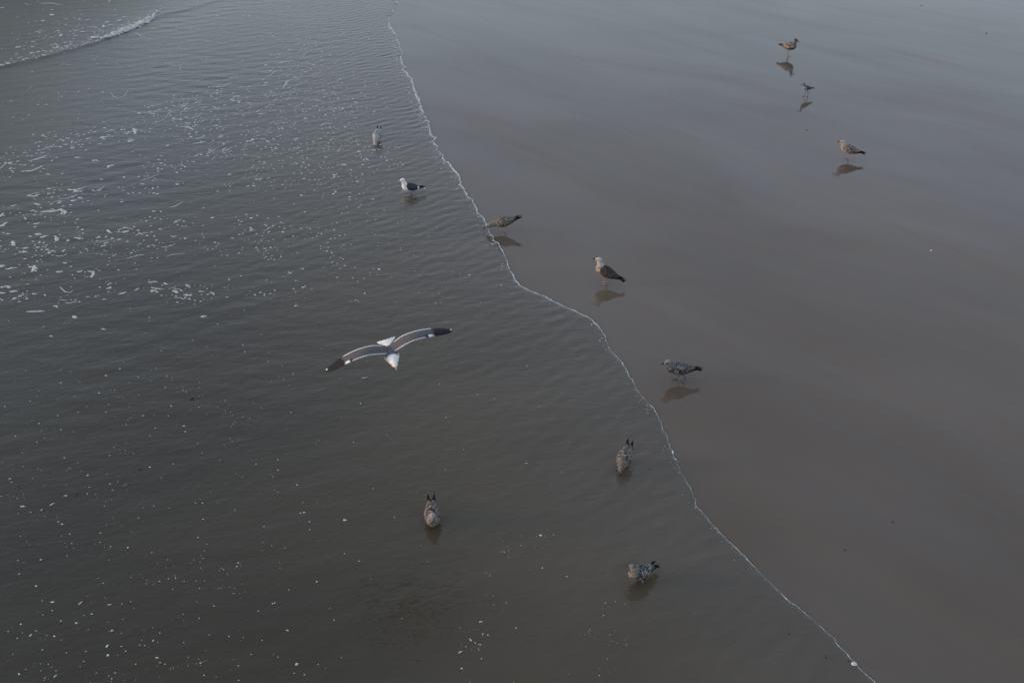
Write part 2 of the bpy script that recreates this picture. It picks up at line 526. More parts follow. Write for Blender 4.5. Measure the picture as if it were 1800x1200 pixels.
# lines along which loose flecks gather (photograph pixels), count, spread in px, size in metres
LINES = [
    ([(0, 300), (70, 262), (150, 242), (235, 222), (300, 196), (360, 170), (430, 150), (500, 108), (560, 70)], 260, (16, 9), .020),
    ([(230, 238), (330, 222), (400, 200), (470, 172), (540, 140), (600, 110)], 170, (20, 14), .018),
    ([(10, 380), (100, 352), (200, 330), (300, 300), (380, 262), (460, 225), (560, 200), (620, 180)], 260, (22, 15), .017),
    ([(0, 430), (80, 430), (170, 415), (260, 400), (330, 372)], 110, (24, 15), .018),
    ([(0, 480), (100, 470), (200, 455), (300, 430), (420, 420), (470, 395)], 130, (22, 14), .015),
    ([(0, 520), (60, 520), (130, 530), (190, 507), (270, 508), (330, 515), (378, 525)], 110, (16, 9), .016),
    ([(380, 300), (440, 270), (520, 250), (600, 260), (660, 290)], 220, (30, 26), .014),
    ([(430, 330), (520, 310), (600, 320), (680, 330)], 140, (30, 24), .013),
    ([(480, 60), (520, 110), (540, 170), (570, 230), (590, 300)], 260, (40, 22), .013),
    ([(560, 10), (590, 60), (600, 120), (620, 180), (640, 240)], 300, (42, 24), .013),
    ([(440, 440), (520, 420), (600, 450), (640, 500)], 90, (40, 26), .012),
    ([(380, 500), (470, 520), (560, 500)], 60, (30, 18), .013),
    ([(20, 620), (120, 640), (220, 660), (330, 640), (450, 640)], 70, (40, 28), .012),
    ([(20, 700), (110, 690), (200, 700), (300, 690), (380, 700)], 90, (36, 26), .014),
    ([(0, 760), (80, 770), (160, 760), (240, 745), (330, 720), (420, 730)], 90, (34, 22), .013),
    ([(0, 850), (60, 850), (130, 845), (210, 860), (300, 855), (420, 850), (530, 860)], 110, (36, 24), .013),
    ([(10, 960), (60, 950), (130, 950), (220, 960), (320, 970)], 70, (30, 20), .013),
    ([(180, 1040), (260, 1010), (330, 1000), (420, 1010), (520, 1000)], 90, (36, 26), .011),
    ([(10, 1100), (80, 1110), (160, 1120), (260, 1140), (340, 1130), (430, 1150)], 120, (36, 30), .013),
    ([(60, 1190), (160, 1180), (260, 1190), (380, 1185)], 60, (30, 10), .014),
    ([(780, 1190), (830, 1130), (850, 1080), (870, 1000), (900, 950), (960, 930), (1000, 880)], 90, (22, 18), .011),
    ([(860, 980), (940, 1000), (1000, 1010), (1040, 1060), (1080, 1160)], 70, (34, 26), .010),
    ([(700, 880), (730, 960), (740, 1000)], 16, (20, 20), .009),
    ([(680, 600), (760, 520), (800, 470)], 40, (50, 40), .008),
    ([(0, 190), (120, 150), (260, 130), (400, 110), (520, 60)], 110, (40, 34), .015),
    ([(20, 20), (120, 30), (250, 40), (300, 60)], 60, (40, 16), .018),
    ([(340, 40), (430, 30), (560, 20)], 70, (50, 26), .015),
    ([(610, 330), (680, 380), (720, 420), (800, 500)], 70, (40, 34), .008)]
for line, cnt, (sx, sy), size in LINES:
    # clumpy: pick clump centres on the line, several flecks each
    left = int(cnt * (1.45 if line[0][1] < 500 else (0.8 if line[0][1] < 800 else 0.62)))
    if line[0][1] < 540 and size > .0145:        # lacy strands drawn out along the line
        for _ in range(int(cnt / 14)):
            t = random.random() * .94
            a = lerp_px(line, t); b = lerp_px(line, t + .05)
            L = math.hypot(b[0] - a[0], b[1] - a[1]) + 1e-6
            ux, uy = (b[0] - a[0]) / L, (b[1] - a[1]) / L
            cx = a[0] + random.gauss(0, sx * .8); cy = a[1] + random.gauss(0, sy * .8)
            ln = random.uniform(8, 34)
            turn = random.gauss(0, .35)
            pp = []
            for k in range(5):
                q = k / 4 - .5
                px, py = cx + ux * ln * q + random.gauss(0, 1.2), cy + uy * ln * q + turn * ln * q * q * 1.2 + random.gauss(0, .8)
                pp.append(ground(px, py, .022))
            if all(in_water(p, .3) for p in pp): fl.streak(pp, random.uniform(.006, .013))
    while left > 0:
        k = min(left, random.choice((1, 1, 2, 3, 4, 6)))
        left -= k
        cx, cy = lerp_px(line, random.random())
        cx += random.gauss(0, sx); cy += random.gauss(0, sy)
        for _ in range(k):
            x = cx + random.gauss(0, 13); y = cy + random.gauss(0, 6)
            if y < -30: continue
            p = ground(x, y, 0.022)
            if not in_water(p, 0.25): continue
            r = size * random.lognormvariate(-0.26, 0.42) * (1.18 if cy < 430 else (1.0 if cy < 540 else .42))
            fl.blob(p.x, p.y, r * random.uniform(.9, 1.6), r * random.uniform(.6, 1.0), random.gauss(0, .5), min(.006, r * .35), 7)
for _ in range(1000):       # loose bubbles everywhere
    x, y = random.uniform(-30, 1100), 1230 * random.random() ** 1.5 - 20
    p = ground(x, y, 0.022)
    if not in_water(p, 0.3): continue
    if y > 560 and x > 560 and random.random() < .75: continue
    r = random.lognormvariate(math.log(.0065), 0.4)
    fl.blob(p.x, p.y, r * 1.2, r * .9, random.gauss(0, .5), r * .35, 6)
tag(fl.build('foam_flecks', M_FOAM), 'white flecks and rafts of foam drifting on the grey water', 'foam', kind='stuff')


def build_foam_line():
    """the lumpy bead of foam along the front of the swash"""
    ys = np.arange(4.5, 36.0, 0.012)
    xs = waterline_x(ys)
    far = np.clip((ys - 9.0) / 14.0, 0, 1)
    n1 = vnoise(ys * 5.5, 21); n2 = vnoise(ys * 15.0, 22); n3 = vnoise(ys * 1.3, 23)
    r = 0.0028 + 0.018 * far ** 1.1
    r = r * np.clip(0.72 + 0.45 * n1 + 0.42 * n2 + 0.35 * n3, 0.16, 2.0)
    dabs = np.clip((n2 + 0.6 * n1 - 0.75) * 2.4, 0, 1) * (ys < 14)
    r = r + 0.009 * dabs
    tx = np.gradient(xs, ys)
    t = np.stack([tx, np.ones_like(tx)], -1); t /= np.linalg.norm(t, axis=1)[:, None]
    nrm = np.stack([-t[:, 1], t[:, 0]], -1)     # towards the sea
    prof = [(-1.0, -0.4), (-0.75, 0.45), (-0.1, 0.85), (0.6, 0.75), (1.1, 0.35), (1.5, -0.3)]
    co = np.zeros((len(ys), len(prof), 3))
    for j, (a, b) in enumerate(prof):
        lump = 1 + 0.3 * vnoise(ys * 30 + j * 7.3, 40 + j)
        co[:, j, 0] = xs + nrm[:, 0] * a * r * lump
        co[:, j, 1] = ys + nrm[:, 1] * a * r * lump
        co[:, j, 2] = np.maximum(b * r * 0.9 * lump + 0.004, -0.01)
    nr, nc = co.shape[:2]
    idx = np.arange(nr * nc).reshape(nr, nc)
    q = np.stack([idx[:-1, :-1], idx[1:, :-1], idx[1:, 1:], idx[:-1, 1:]], -1).reshape(-1, 4)[:, ::-1]
    ob = big_mesh('foam_line', co.reshape(-1, 3), q, M_LACE)
    tag(ob, 'thin white line of foam along the front of the swash', 'foam', kind='stuff')


build_foam_line()

el = Soup()      # loose bubbles just behind the foam line
for _ in range(1300):
    y = random.uniform(7, 34) if random.random() < .35 else random.uniform(14, 34)
    x = float(waterline_x(np.array([y]))[0])
    far = min(1, max(.12, (y - 9) / 14))
    d = abs(random.gauss(0, .05 + .10 * far)) + .01
    r = random.lognormvariate(math.log(.0035 + .005 * far), .4)
    el.blob(x - d, y, r * 1.2, r, random.uniform(0, 3), r * .5, 6)
tag(el.build('foam_bubbles', M_LACE), 'small bubbles trailing behind the foam line at the water edge', 'foam', kind='stuff')

wf = Soup()      # the crest of the small breaking wave
def on_crest(px):
    p = ground(px, np.interp(px, [q[0] for q in WAVE_PX], [q[1] for q in WAVE_PX]))
    return p
for _ in range(560):
    px = random.choice((random.triangular(150, 278, 255), random.triangular(-40, 290, 150), random.triangular(190, 278, 250)))
    p = on_crest(px)
    back = random.expovariate(1 / (.10 + .45 * (random.random() < .35)))
    x, y = p.x + random.gauss(0, .06), p.y + back - .12
    r = random.lognormvariate(math.log(.019 if px > 185 else .009), .45)
    wf.blob(x, y, r * 1.6, r, random.gauss(.25, .4), r * .6, 7)
for _ in range(230):     # broken foam behind the crest
    px, py = random.triangular(-20, 300, 90), random.gauss(0, 1)
    base = np.interp(px, [q[0] for q in WAVE_PX], [q[1] for q in WAVE_PX])
    yy = base - random.expovariate(1 / 26.0) - 3
    p = ground(px, yy, .05)
    r = random.lognormvariate(math.log(.018), .45)
    wf.blob(p.x, p.y, r * 1.7, r, random.gauss(.2, .4), r * .4, 7)
for pts, wd in (([(62, 55), (74, 52)], .04), ([(100, 53), (106, 53)], .05), ([(104, 62), (108, 59)], .05), ([(130, 54), (138, 51)], .035), ([(155, 47), (170, 46)], .03),
                ([(198, 50), (204, 49)], .04), ([(216, 48), (226, 45)], .05), ([(70, 5), (95, 4)], .03), ([(0, 13), (8, 12)], .03), ([(75, 66), (80, 65)], .035), ([(56, 73), (62, 72)], .03)):
    wf.streak([ground(*p, .05) for p in pts], wd)
tag(wf.build('wave_foam', M_FOAM2), 'white broken foam on the crest of the small wave at far left', 'foam', kind='stuff')

# ------------------------------------------------------------------ bird materials
def feather_mat(name, rough=0.75, var=0.25, scale=120.0):
    m, n, b = new_mat(name)
    at = node(n, 'ShaderNodeAttribute', attribute_name='plume')
    tc = node(n, 'ShaderNodeTexCoord')
    mp = node(n, 'ShaderNodeMapping')
    mp.inputs['Scale'].default_value = (0.35, 1.0, 1.0)
    n.links.new(tc.outputs['Object'], mp.inputs['Vector'])
    ns = node(n, 'ShaderNodeTexNoise', Scale=scale, Detail=3.0, Roughness=0.6)
    n.links.new(mp.outputs[0], ns.inputs['Vector'])
    mr = node(n, 'ShaderNodeMapRange')
    mr.inputs['From Min'].default_value = 0.25; mr.inputs['From Max'].default_value = 0.75
    mr.inputs['To Min'].default_value = 1 - var; mr.inputs['To Max'].default_value = 1 + var
    n.links.new(ns.outputs['Fac'], mr.inputs['Value'])
    sc = node(n, 'ShaderNodeVectorMath', operation='SCALE')
    n.links.new(at.outputs['Color'], sc.inputs[0])
    n.links.new(mr.outputs[0], sc.inputs['Scale'])
    n.links.new(sc.outputs[0], b.inputs['Base Color'])
    b.inputs['Roughness'].default_value = rough
    b.inputs['IOR'].default_value = 1.3
    bu = node(n, 'ShaderNodeBump', Strength=0.25, Distance=0.004)
    n.links.new(ns.outputs['Fac'], bu.inputs['Height'])
    n.links.new(bu.outputs[0], b.inputs['Normal'])
    return m


M_FEATHER = feather_mat('feathers')
M_WHITE = feather_mat('white_feathers', var=0.08)
M_EYE = simple('dark_eye', (0.01, 0.01, 0.01), 0.15)
M_LEG_PINK = simple('pink_leg_skin', (0.27, 0.195, 0.185), 0.5)
M_LEG_GREY = simple('grey_leg_skin', (0.06, 0.058, 0.055), 0.5)
M_BILL_DARK = simple('dark_bill', (0.010, 0.009, 0.009), 0.35)
M_BILL_YELLOW = simple('yellow_bill', (0.55, 0.38, 0.12), 0.35)
M_BILL_PINK = simple('dusky_pink_bill', (0.10, 0.07, 0.06), 0.35)


def mixc(a, b, t):
    t = max(0.0, min(1.0, t))
    return tuple(x + (y - x) * t for x, y in zip(a, b))


def sstep(a, b, x):
    t = max(0.0, min(1.0, (x - a) / (b - a)))
    return t * t * (3 - 2 * t)


def cat(pts, n):
    """Catmull-Rom through tuples of any length"""
    P = [pts[0]] + list(pts) + [pts[-1]]
    out = []
    segs = len(pts) - 1
    for i in range(n):
        u = i / (n - 1) * segs
        k = min(segs - 1, int(u)); t = u - k
        a, b, c, d = P[k], P[k + 1], P[k + 2], P[k + 3]
        out.append(tuple(0.5 * (2 * b[j] + (c[j] - a[j]) * t + (2 * a[j] - 5 * b[j] + 4 * c[j] - d[j]) * t * t + (3 * b[j] - a[j] - 3 * c[j] + d[j]) * t ** 3)
                         for j in range(len(b))))
    return out


def loft(spine, nseg=20, egg=0.0):
    """closed tube through (x,y,z,half width,half height); returns verts, faces, per-vertex (u, angle)"""
    V, Fc, UV = [], [], []
    n = len(spine)
    for i, s in enumerate(spine):
        a = Vector(spine[max(0, i - 1)][:3]); b = Vector(spine[min(n - 1, i + 1)][:3])
        t = (b - a).normalized()
        side = Vector((0, 1, 0)); side = (side - t * side.dot(t)).normalized()
        up = t.cross(side)
        for k in range(nseg):
            th = 2 * math.pi * k / nseg
            cy, cz = math.cos(th), math.sin(th)
            V.append(Vector(s[:3]) + side * (s[3] * cy) + up * (s[4] * cz * (1 + egg * cz)))
            UV.append((i / (n - 1), th))
    for i in range(n - 1):
        for k in range(nseg):
            k2 = (k + 1) % nseg
            Fc.append((i * nseg + k, (i + 1) * nseg + k, (i + 1) * nseg + k2, i * nseg + k2))
    Fc.append(tuple(range(nseg)))
    Fc.append(tuple((n - 1) * nseg + k for k in reversed(range(nseg))))
    return V, Fc, UV


def ball(c, r, n=8):
    V, Fc = [Vector(c) + Vector((0, 0, r))], []
    for i in range(1, n // 2):
        ph = math.pi * i / (n // 2)
        for k in range(n):
            t = 2 * math.pi * k / n
            V.append(Vector(c) + Vector((r * math.sin(ph) * math.cos(t), r * math.sin(ph) * math.sin(t), r * math.cos(ph))))
    V.append(Vector(c) - Vector((0, 0, r)))
    for k in range(n): Fc.append((0, 1 + k, 1 + (k + 1) % n))
    m = n // 2 - 1
    for i in range(m - 1):
        for k in range(n):
            Fc.append((1 + i * n + k, 1 + (i + 1) * n + k, 1 + (i + 1) * n + (k + 1) % n, 1 + i * n + (k + 1) % n))
    for k in range(n): Fc.append((1 + (m - 1) * n + (k + 1) % n, 1 + (m - 1) * n + k, len(V) - 1))
    return V, Fc


# torso of a gull in its own frame: origin at the hips, x forward
TORSO = [(-.235, 0, .006, .010, .007), (-.19, 0, .003, .034, .024), (-.13, 0, -.002, .058, .046), (-.06, 0, -.006, .075, .064),
         (.01, 0, -.006, .085, .076), (.075, 0, .0, .082, .078), (.12, 0, .012, .070, .070)]


def torso_at(x):
    xs = [t[0] for t in TORSO]
    f = lambda k: float(np.interp(x, xs, [t[k] for t in TORSO]))
    return f(2), f(3), f(4)


JUV = dict(head=(.27, .235, .21), neck=(.20, .17, .155), breast=(.21, .175, .155), belly=(.19, .165, .15), back=(.125, .105, .095), dark=(.034, .028, .026),
           pale=(.40, .335, .295), prim=(.008, .0075, .0075), mask=.55, bill=M_BILL_DARK, legs=M_LEG_PINK, mot=1.0, mat=M_FEATHER)
ADULT = dict(head=(.78, .78, .77), neck=(.80, .80, .79), breast=(.80, .80, .79), belly=(.78, .78, .77), back=(.036, .041, .052), dark=(.030, .034, .044),
             pale=(.044, .050, .062), prim=(.012, .012, .013), mask=.10, bill=M_BILL_YELLOW, legs=M_LEG_PINK, mot=0.0, mat=M_WHITE)


def pal(base, **kw):
    d = dict(base); d.update(kw); return d


def tf_torso(pitch, hip):
    R = Matrix.Rotation(-pitch, 3, 'Y')
    H = Vector(hip)
    return lambda p: R @ Vector(p) + H


def bird(name, label, cat_, px, py, heading, P, pitch=0.1, hip_h=.20, neck=None, head_dir=(1, 0, -.08), scale=.92, sink=0.0, seed=0,
         leg_pose=((0.02, 0), (0.0, 0)), bill_len=.058, bill_r=.0125, head_r=.037, wing_drop=0.0, wing_open=0.0, tail_up=0.0, leg_h=None,
         wing_len=.86, tail_len=.80, group=None, slim=1.0, wing_lift=0.0, lift_leg=None, neck_w=1.0, foot_size=1.0, leg_r=1.0):
    """a standing bird; neck = points (x,y,z,half width) from the shoulders to the head centre, in the bird's frame, feet on z = 0"""
    rnd = random.Random(seed)
    off = Vector((seed * 3.1, seed * 1.7, seed * .9))
    root = bpy.data.objects.new(name, None)
    root.empty_display_size = .1
    COL.objects.link(root)
    g = ground(px, py)
    root.location = (g.x, g.y, -sink)
    root.rotation_euler = (0, 0, rad(heading))
    root.scale = (scale,) * 3
    tag(root, label, cat_, group)
    T = tf_torso(pitch, (0, 0, hip_h))
    # ---- body: torso, neck and head in one skin
    sp = []
    for x, y, z, a, b in TORSO:
        q = T((x, y, z)); sp.append((q.x, q.y, q.z, a * slim, b * slim))
    hc = Vector(neck[-1][:3])
    hd = Vector(head_dir).normalized()
    for x, y, z, r in neck[:-1]:
        sp.append((x, y, z, r * neck_w, r * 1.08 * neck_w))
    r = head_r
    sp.append((*(hc - hd * r * .55), r * .88, r * .95))
    sp.append((*(hc + hd * r * .10), r * .95, r * 1.0))
    sp.append((*(hc + hd * r * .70), r * .74, r * .78))
    sp.append((*(hc + hd * r * 1.12), r * .45, r * .45))
    sp.append((*(hc + hd * r * 1.42), bill_r * .7, bill_r * .8))
    n_t = len(TORSO)
    spine = cat(sp, 70)
    spine = [(a, b, c, max(.003, d), max(.003, e)) for a, b, c, d, e in spine]
    V, Fc, UV = loft(spine, 24)
    cols = []
    u_neck = (n_t - .4) / (len(sp) - 1); u_head = (len(sp) - 5.2) / (len(sp) - 1)
    side_v = hd.cross(Vector((0, 0, 1)))
    side_v = side_v.normalized() if side_v.length > .15 else Vector((0, 1, 0))
    for v, (u, th) in zip(V, UV):
        nz = noise.noise(v * 24 + off); nf = noise.noise(v * 46 + off)
        up = math.sin(th)
        body = mixc(P['belly'], P['back'], sstep(.1, .75, up))
        body = mixc(body, P['breast'], sstep(u_neck - .2, u_neck - .03, u))
        if P['mot']:
            body = mixc(body, P['dark'], P['mot'] * .85 * sstep(-.02, .30, nz))
            body = mixc(body, P['pale'], P['mot'] * .6 * sstep(.08, .5, nf))
        nk = mixc(P['neck'], P['dark'], P['mot'] * .28 * sstep(.0, .5, nz))
        nk = mixc(nk, P['pale'], P['mot'] * .35 * sstep(.05, .5, nf))
        hd_c = mixc(P['head'], P['dark'], P['mot'] * .12 * sstep(.0, .5, nf))
        c = mixc(body, nk, sstep(u_neck - .03, u_neck + .06, u))
        c = mixc(c, hd_c, sstep(u_head - .05, u_head + .04, u))
        # dusky patch round the eye
        rel = v - (hc + hd * r * .45 + Vector((0, 0, r * .12)))
        if u > u_head:
            e = abs(rel.dot(hd)) / (r * .75), abs(rel.z) / (r * .38)
            c = mixc(c, mixc(P['dark'], (.02, .02, .02), .5), P['mask'] * (1 - sstep(.5, 1.1, math.hypot(*e))) * sstep(.25, .7, abs(rel.dot(side_v)) / r))
        cols.append(c)
    mesh('body', V, Fc, P['mat'], root, cols)
    # ---- bill
    b0 = hc + hd * r * 1.12; b1 = hc + hd * (r * 1.12 + bill_len)
    dn = Vector((0, 0, -1)); dn = (dn - hd * dn.dot(hd)); dn = dn.normalized() if dn.length > .1 else Vector((-1, 0, 0))
    bs = []
    for t, rr, dr in ((0, 1.0, 0), (.35, .86, 0), (.65, .80, .001), (.85, .72, .003), (.96, .42, .007), (1.0, .15, .010)):
        q = b0.lerp(b1, t) + dn * dr * (bill_r / .0105)
        bs.append((*q, bill_r * .62 * rr, bill_r * rr))
    Vb, Fb, _ = loft(cat(bs, 10), 8)
    mesh('bill', Vb, Fb, P['bill'], root)
    # ---- eyes
    for s in (-1, 1):
        c = hc + hd * r * .42 + Vector((0, 0, r * .22)) + side_v * s * r * .80
        Ve, Fe = ball(c, .0062)
        mesh('eye', Ve, Fe, M_EYE, root)
    # ---- folded wings
    for s in (-1, 1):
        nu, nv = 56, 18
        prof = cat([(.125, .012, .030, .030), (.10, .010, .066, .062), (.05, .006, .088, .084), (-.03, .002, .088, .080), (-.11, .004, .072, .060),
                    (-.18, .008, .050, .038), (-.25, .010, .030, .020), (-.31, .009, .015, .010)], nu)
        V, Fc, cols = [], [], []
        for layer in (0, 1):
            for i in range(nu):
                u = i / (nu - 1)
                x, z, hw, hh = prof[i]
                if x < 0: x *= wing_len
                lo = -24 + 20 * (1 - u) ** 4 * 2 - 26 * math.sin(math.pi * min(1, u * 1.15)) * .4
                hi = 97 - 8 * (1 - u)
                for j in range(nv):
                    v = j / (nv - 1)
                    a = rad(lo + (hi - lo) * v)
                    # rows of overlapping feathers
                    rows = u * 9 + .5 * math.sin(v * 9) + .22 * noise.noise(Vector((u * 8, v * 5, seed)))
                    fr = rows - math.floor(rows)
                    step = (.0045 * fr - .001) * sstep(.02, .12, u)
                    k = 1.05 if layer == 0 else .86
                    y = (hw * k + (step if layer == 0 else 0)) * math.cos(a) * slim + wing_open * .25 * sstep(.55, 1, u)
                    zz = z + (hh * k + (step if layer == 0 else 0)) * math.sin(a) * slim - wing_drop * (1 - v) * .03 + wing_lift * u
                    q = T((x, s * max(.002, y), zz))
                    V.append(q)
                    # plumage
                    nz = noise.noise(Vector((u * 13, v * 5 + s * 20, seed * 2.3)))
                    nf = noise.noise(Vector((u * 23, v * 9 + s * 20, seed * 5.3)))
                    if P['mot']:
                        fe = abs(((v * 5 + (math.floor(rows) % 2) * .5) % 1) - .5) * 2
                        edge = max(sstep(.60, .9, fr), sstep(.80, 1.0, fe) * .6)
                        c = mixc(P['back'], P['dark'], sstep(-.28, .16, nz))
                        c = mixc(c, P['pale'], (.80 * edge * sstep(-.20, .20, nf) + .45 * sstep(.12, .40, nf)) * P['mot'])
                        sec = sstep(.55, .75, u) * sstep(.62, .15, v)     # dark flight feathers below
                        c = mixc(c, P['dark'], sec * .8)
                        c = mixc(c, P['prim'], sstep(.74, .86, u + .12 * (0.5 - v)))
                    else:
                        c = mixc(P['back'], P['pale'], .5 + .5 * nz)
                        c = mixc(c, P['prim'], sstep(.74, .82, u))
                        c = mixc(c, (.75, .75, .75), sstep(.655, .685, u) * sstep(.76, .73, u) * sstep(.9, .5, v))
                    cols.append(c)
        def ix(l, i, j): return l * nu * nv + i * nv + j
        for i in range(nu - 1):
            for j in range(nv - 1):
                Fc.append((ix(0, i, j), ix(0, i + 1, j), ix(0, i + 1, j + 1), ix(0, i, j + 1)))
                Fc.append((ix(1, i, j + 1), ix(1, i + 1, j + 1), ix(1, i + 1, j), ix(1, i, j)))
            Fc.append((ix(0, i, 0), ix(1, i, 0), ix(1, i + 1, 0), ix(0, i + 1, 0)))
            Fc.append((ix(0, i, nv - 1), ix(0, i + 1, nv - 1), ix(1, i + 1, nv - 1), ix(1, i, nv - 1)))
        for j in range(nv - 1):
            Fc.append((ix(0, 0, j), ix(0, 0, j + 1), ix(1, 0, j + 1), ix(1, 0, j)))
            Fc.append((ix(0, nu - 1, j), ix(1, nu - 1, j), ix(1, nu - 1, j + 1), ix(0, nu - 1, j + 1)))
        wing = mesh('wing', V, Fc, P['mat'], root, cols)
        # black primaries: four long blades past the tertials, crossing over the tail
        V, Fc, cols = [], [], []
        for f in range(4):
            L = (.185 - .028 * f) * wing_len
            x0 = -.20 * wing_len
            base = len(V)
            for i in range(7):
                t = i / 6
                wv = .015 * (1 - t ** 2.2) + .0015
                x = x0 - L * t
                zc = .016 + .004 * f + (.012 + wing_lift * .9) * t + wing_lift * .6
                ko = min(1.0, wing_open * 8)
                yc = s * ((.024 - .012 * t) * (1 - ko) + ko * (.008 + .050 * t ** 1.3) + .002 * f)
                for dy, dz in ((-1, -.25), (0, .0025 / max(wv, .002)), (1, -.25), (0, -.25 - .0025 / max(wv, .002))):
                    V.append(T((x, yc + dy * wv * .75, zc + dz * wv + (dy * s * -.25) * wv)))
                    tip = sstep(.90, .97, t)
                    cols.append(mixc(P['prim'], (.5, .48, .46), tip * .6 if P['mot'] < .5 or f > 0 else 0))
            for i in range(6):
                for k in range(4):
                    a = base + i * 4 + k; b = base + i * 4 + (k + 1) % 4
                    Fc.append((a, a + 4, b + 4, b))
            Fc.append(tuple(base + k for k in range(4))); Fc.append(tuple(base + 24 + k for k in (3, 2, 1, 0)))
        mesh('primary_feathers', V, Fc, P['mat'], wing, cols)
    # ---- tail: a fan of blades
    V, Fc, cols = [], [], []
    nb = 7
    for f in range(nb):
        ang = (f - (nb - 1) / 2) * rad(4.2)
        base = len(V)
        for i in range(6):
            t = i / 5
            L = .135 * tail_len
            wv = .011 + .007 * t - .012 * max(0, t - .85) / .15
            ctr = Vector((-.20 - L * t * math.cos(ang), L * t * math.sin(ang) * 1.1, .004 + tail_up * t * .1 + .0012 * ((f % 2) - .5) - .010 * abs(math.sin(ang)) * 3 * t))
            for dy, dz in ((-1, 0), (0, .0022), (1, 0), (0, -.0022)):
                V.append(T(ctr + Vector((0, dy * wv, dz))))
                tc_ = mixc((.6, .57, .54), P['prim'], sstep(.02, .16, t)) if P['mot'] else (.78, .78, .77)
                cols.append(tc_)
        for i in range(5):
            for k in range(4):
                a = base + i * 4 + k; b = base + i * 4 + (k + 1) % 4
                Fc.append((a, a + 4, b + 4, b))
        Fc.append(tuple(base + k for k in range(4))); Fc.append(tuple(base + 20 + k for k in (3, 2, 1, 0)))
    mesh('tail', V, Fc, P['mat'], root, cols)
    # ---- legs: thigh, backward ankle, shank; webbed foot as a sub-part
    for s, (fx, _) in zip((-1, 1), leg_pose):
        top = T((.0, s * .034, -.055)); foot = Vector((fx, s * .036, .006))
        lifted = lift_leg is not None and lift_leg[0] == s
        if lifted: foot = Vector(lift_leg[1])
        ank = top.lerp(foot, .42) + Vector((-.022, 0, .004))
        sp = cat([(*(top + Vector((0, 0, .02))), .016, .016), (*top, .011, .011), (*ank, .0064 * leg_r, .0064 * leg_r), (*ank.lerp(foot, .5), .0052 * leg_r, .0052 * leg_r), (*foot, .0058 * leg_r, .0058 * leg_r)], 16)
        Vl, Fl, _ = loft(sp, 8)
        leg = mesh('leg', Vl, Fl, P['legs'], root)
        V, Fc = [], []
        k = foot_size
        dip = -.03 if lifted else 0
        toes = [(.062 * k, .030 * k), (.050 * k, .013 * k), (.070 * k, 0), (.050 * k, -.013 * k), (.062 * k, -.030 * k)]
        ring = [(-.008, .004), *toes, (-.008, -.004)]
        for zz in (0.0005, .0055):
            for x, y in ring:
                sl = zz if not lifted else zz - x * .6
                hgt = sl + (foot.z - .006 if lifted else 0)
                V.append((foot.x + x, foot.y + y, hgt if zz < .003 or x < 0 else hgt - .002))
        m = len(ring)
        Fc.append(tuple(reversed(range(m)))); Fc.append(tuple(m + q for q in range(m)))
        for q in range(m): Fc.append((q, (q + 1) % m, m + (q + 1) % m, m + q))
        # hind toe
        mesh('foot', V, Fc, P['legs'], leg, shade=False)
    return root


# ------------------------------------------------------------------ the birds
N_ALERT = [(.125, 0, .275, .055), (.140, 0, .315, .042), (.150, 0, .348, .037), (.165, 0, .378, .037)]
N_RELAX = [(.128, 0, .262, .056), (.146, 0, .292, .047), (.160, 0, .322, .040), (.178, 0, .342, .037)]
N_BENT = [(.165, 0, .165, .060), (.215, 0, .150, .046), (.255, 0, .135, .040), (.290, 0, .118, .037)]
N_FEED = [(.160, 0, .170, .060), (.205, 0, .145, .047), (.235, 0, .110, .040), (.250, 0, .080, .037)]

GS = 'gulls standing on the wet sand'
GW = 'gulls wading in the shallow water'

bird('gull', 'white headed adult gull with slate dark wings standing in the shallows near the foam edge', 'gull', 723, 342, 193,
     pal(ADULT), pitch=.14, hip_h=.195, neck=N_ALERT, head_dir=(1, .0, -.16), scale=.88, sink=.03, seed=1, group=GW)

bird('gull', 'pale grey backed gull stooping head down in the water, farthest up the wash', 'gull', 664, 249, -96,
     pal(ADULT, back=(.23, .235, .26), dark=(.19, .195, .22), pale=(.27, .275, .30), neck=(.36, .35, .345), breast=(.36, .35, .345), head=(.44, .425, .415), mask=.0), pitch=-.16, hip_h=.19, neck=N_FEED,
     head_dir=(.35, 0, -1), scale=.96, sink=.04, seed=2, group=GW, wing_open=.10, wing_lift=.02)

bird('gull', 'mottled brown young gull bending low to peck at the foam edge', 'gull', 887, 407, 181,
     pal(JUV, neck=(.15, .14, .13), head=(.24, .225, .205), back=(.16, .13, .115)), pitch=-.20, hip_h=.185, neck=N_BENT,
     head_dir=(1, 0, -.55), scale=.98, seed=3, group=GS, tail_up=.25, wing_open=.07, wing_lift=.01)

bird('gull', 'upright young gull with pale head and dark brown wings standing on wet sand', 'gull', 1066, 499, 154,
     pal(JUV, head=(.46, .42, .39), neck=(.46, .40, .37), breast=(.38, .32, .285), belly=(.28, .24, .22), back=(.066, .048, .043), dark=(.020, .016, .015), pale=(.14, .10, .085), mask=.35, mot=.7),
     pitch=.30, hip_h=.20, neck=[(.105, 0, .295, .055), (.118, 0, .335, .042), (.126, 0, .365, .036), (.140, 0, .392, .036)], head_dir=(1, .10, .03), scale=1.0, seed=4, group=GS)

bird('gull', 'speckled grey young gull walking on the sand with one foot lifted', 'gull', 1194, 669, 184,
     pal(JUV, head=(.23, .22, .21), neck=(.13, .122, .118), breast=(.10, .094, .092), belly=(.17, .16, .15), back=(.085, .08, .078), dark=(.022, .021, .021), pale=(.30, .285, .275), mask=1.0, legs=M_LEG_GREY),
     pitch=.10, hip_h=.20, neck=[(.128, 0, .255, .058), (.150, 0, .282, .048), (.166, 0, .308, .041), (.186, 0, .325, .037)], head_dir=(1, 0, -.30), scale=.93, seed=5, group=GS,
     leg_pose=((.03, 0), (.035, 0)), lift_leg=(1, (-.075, .036, .045)))

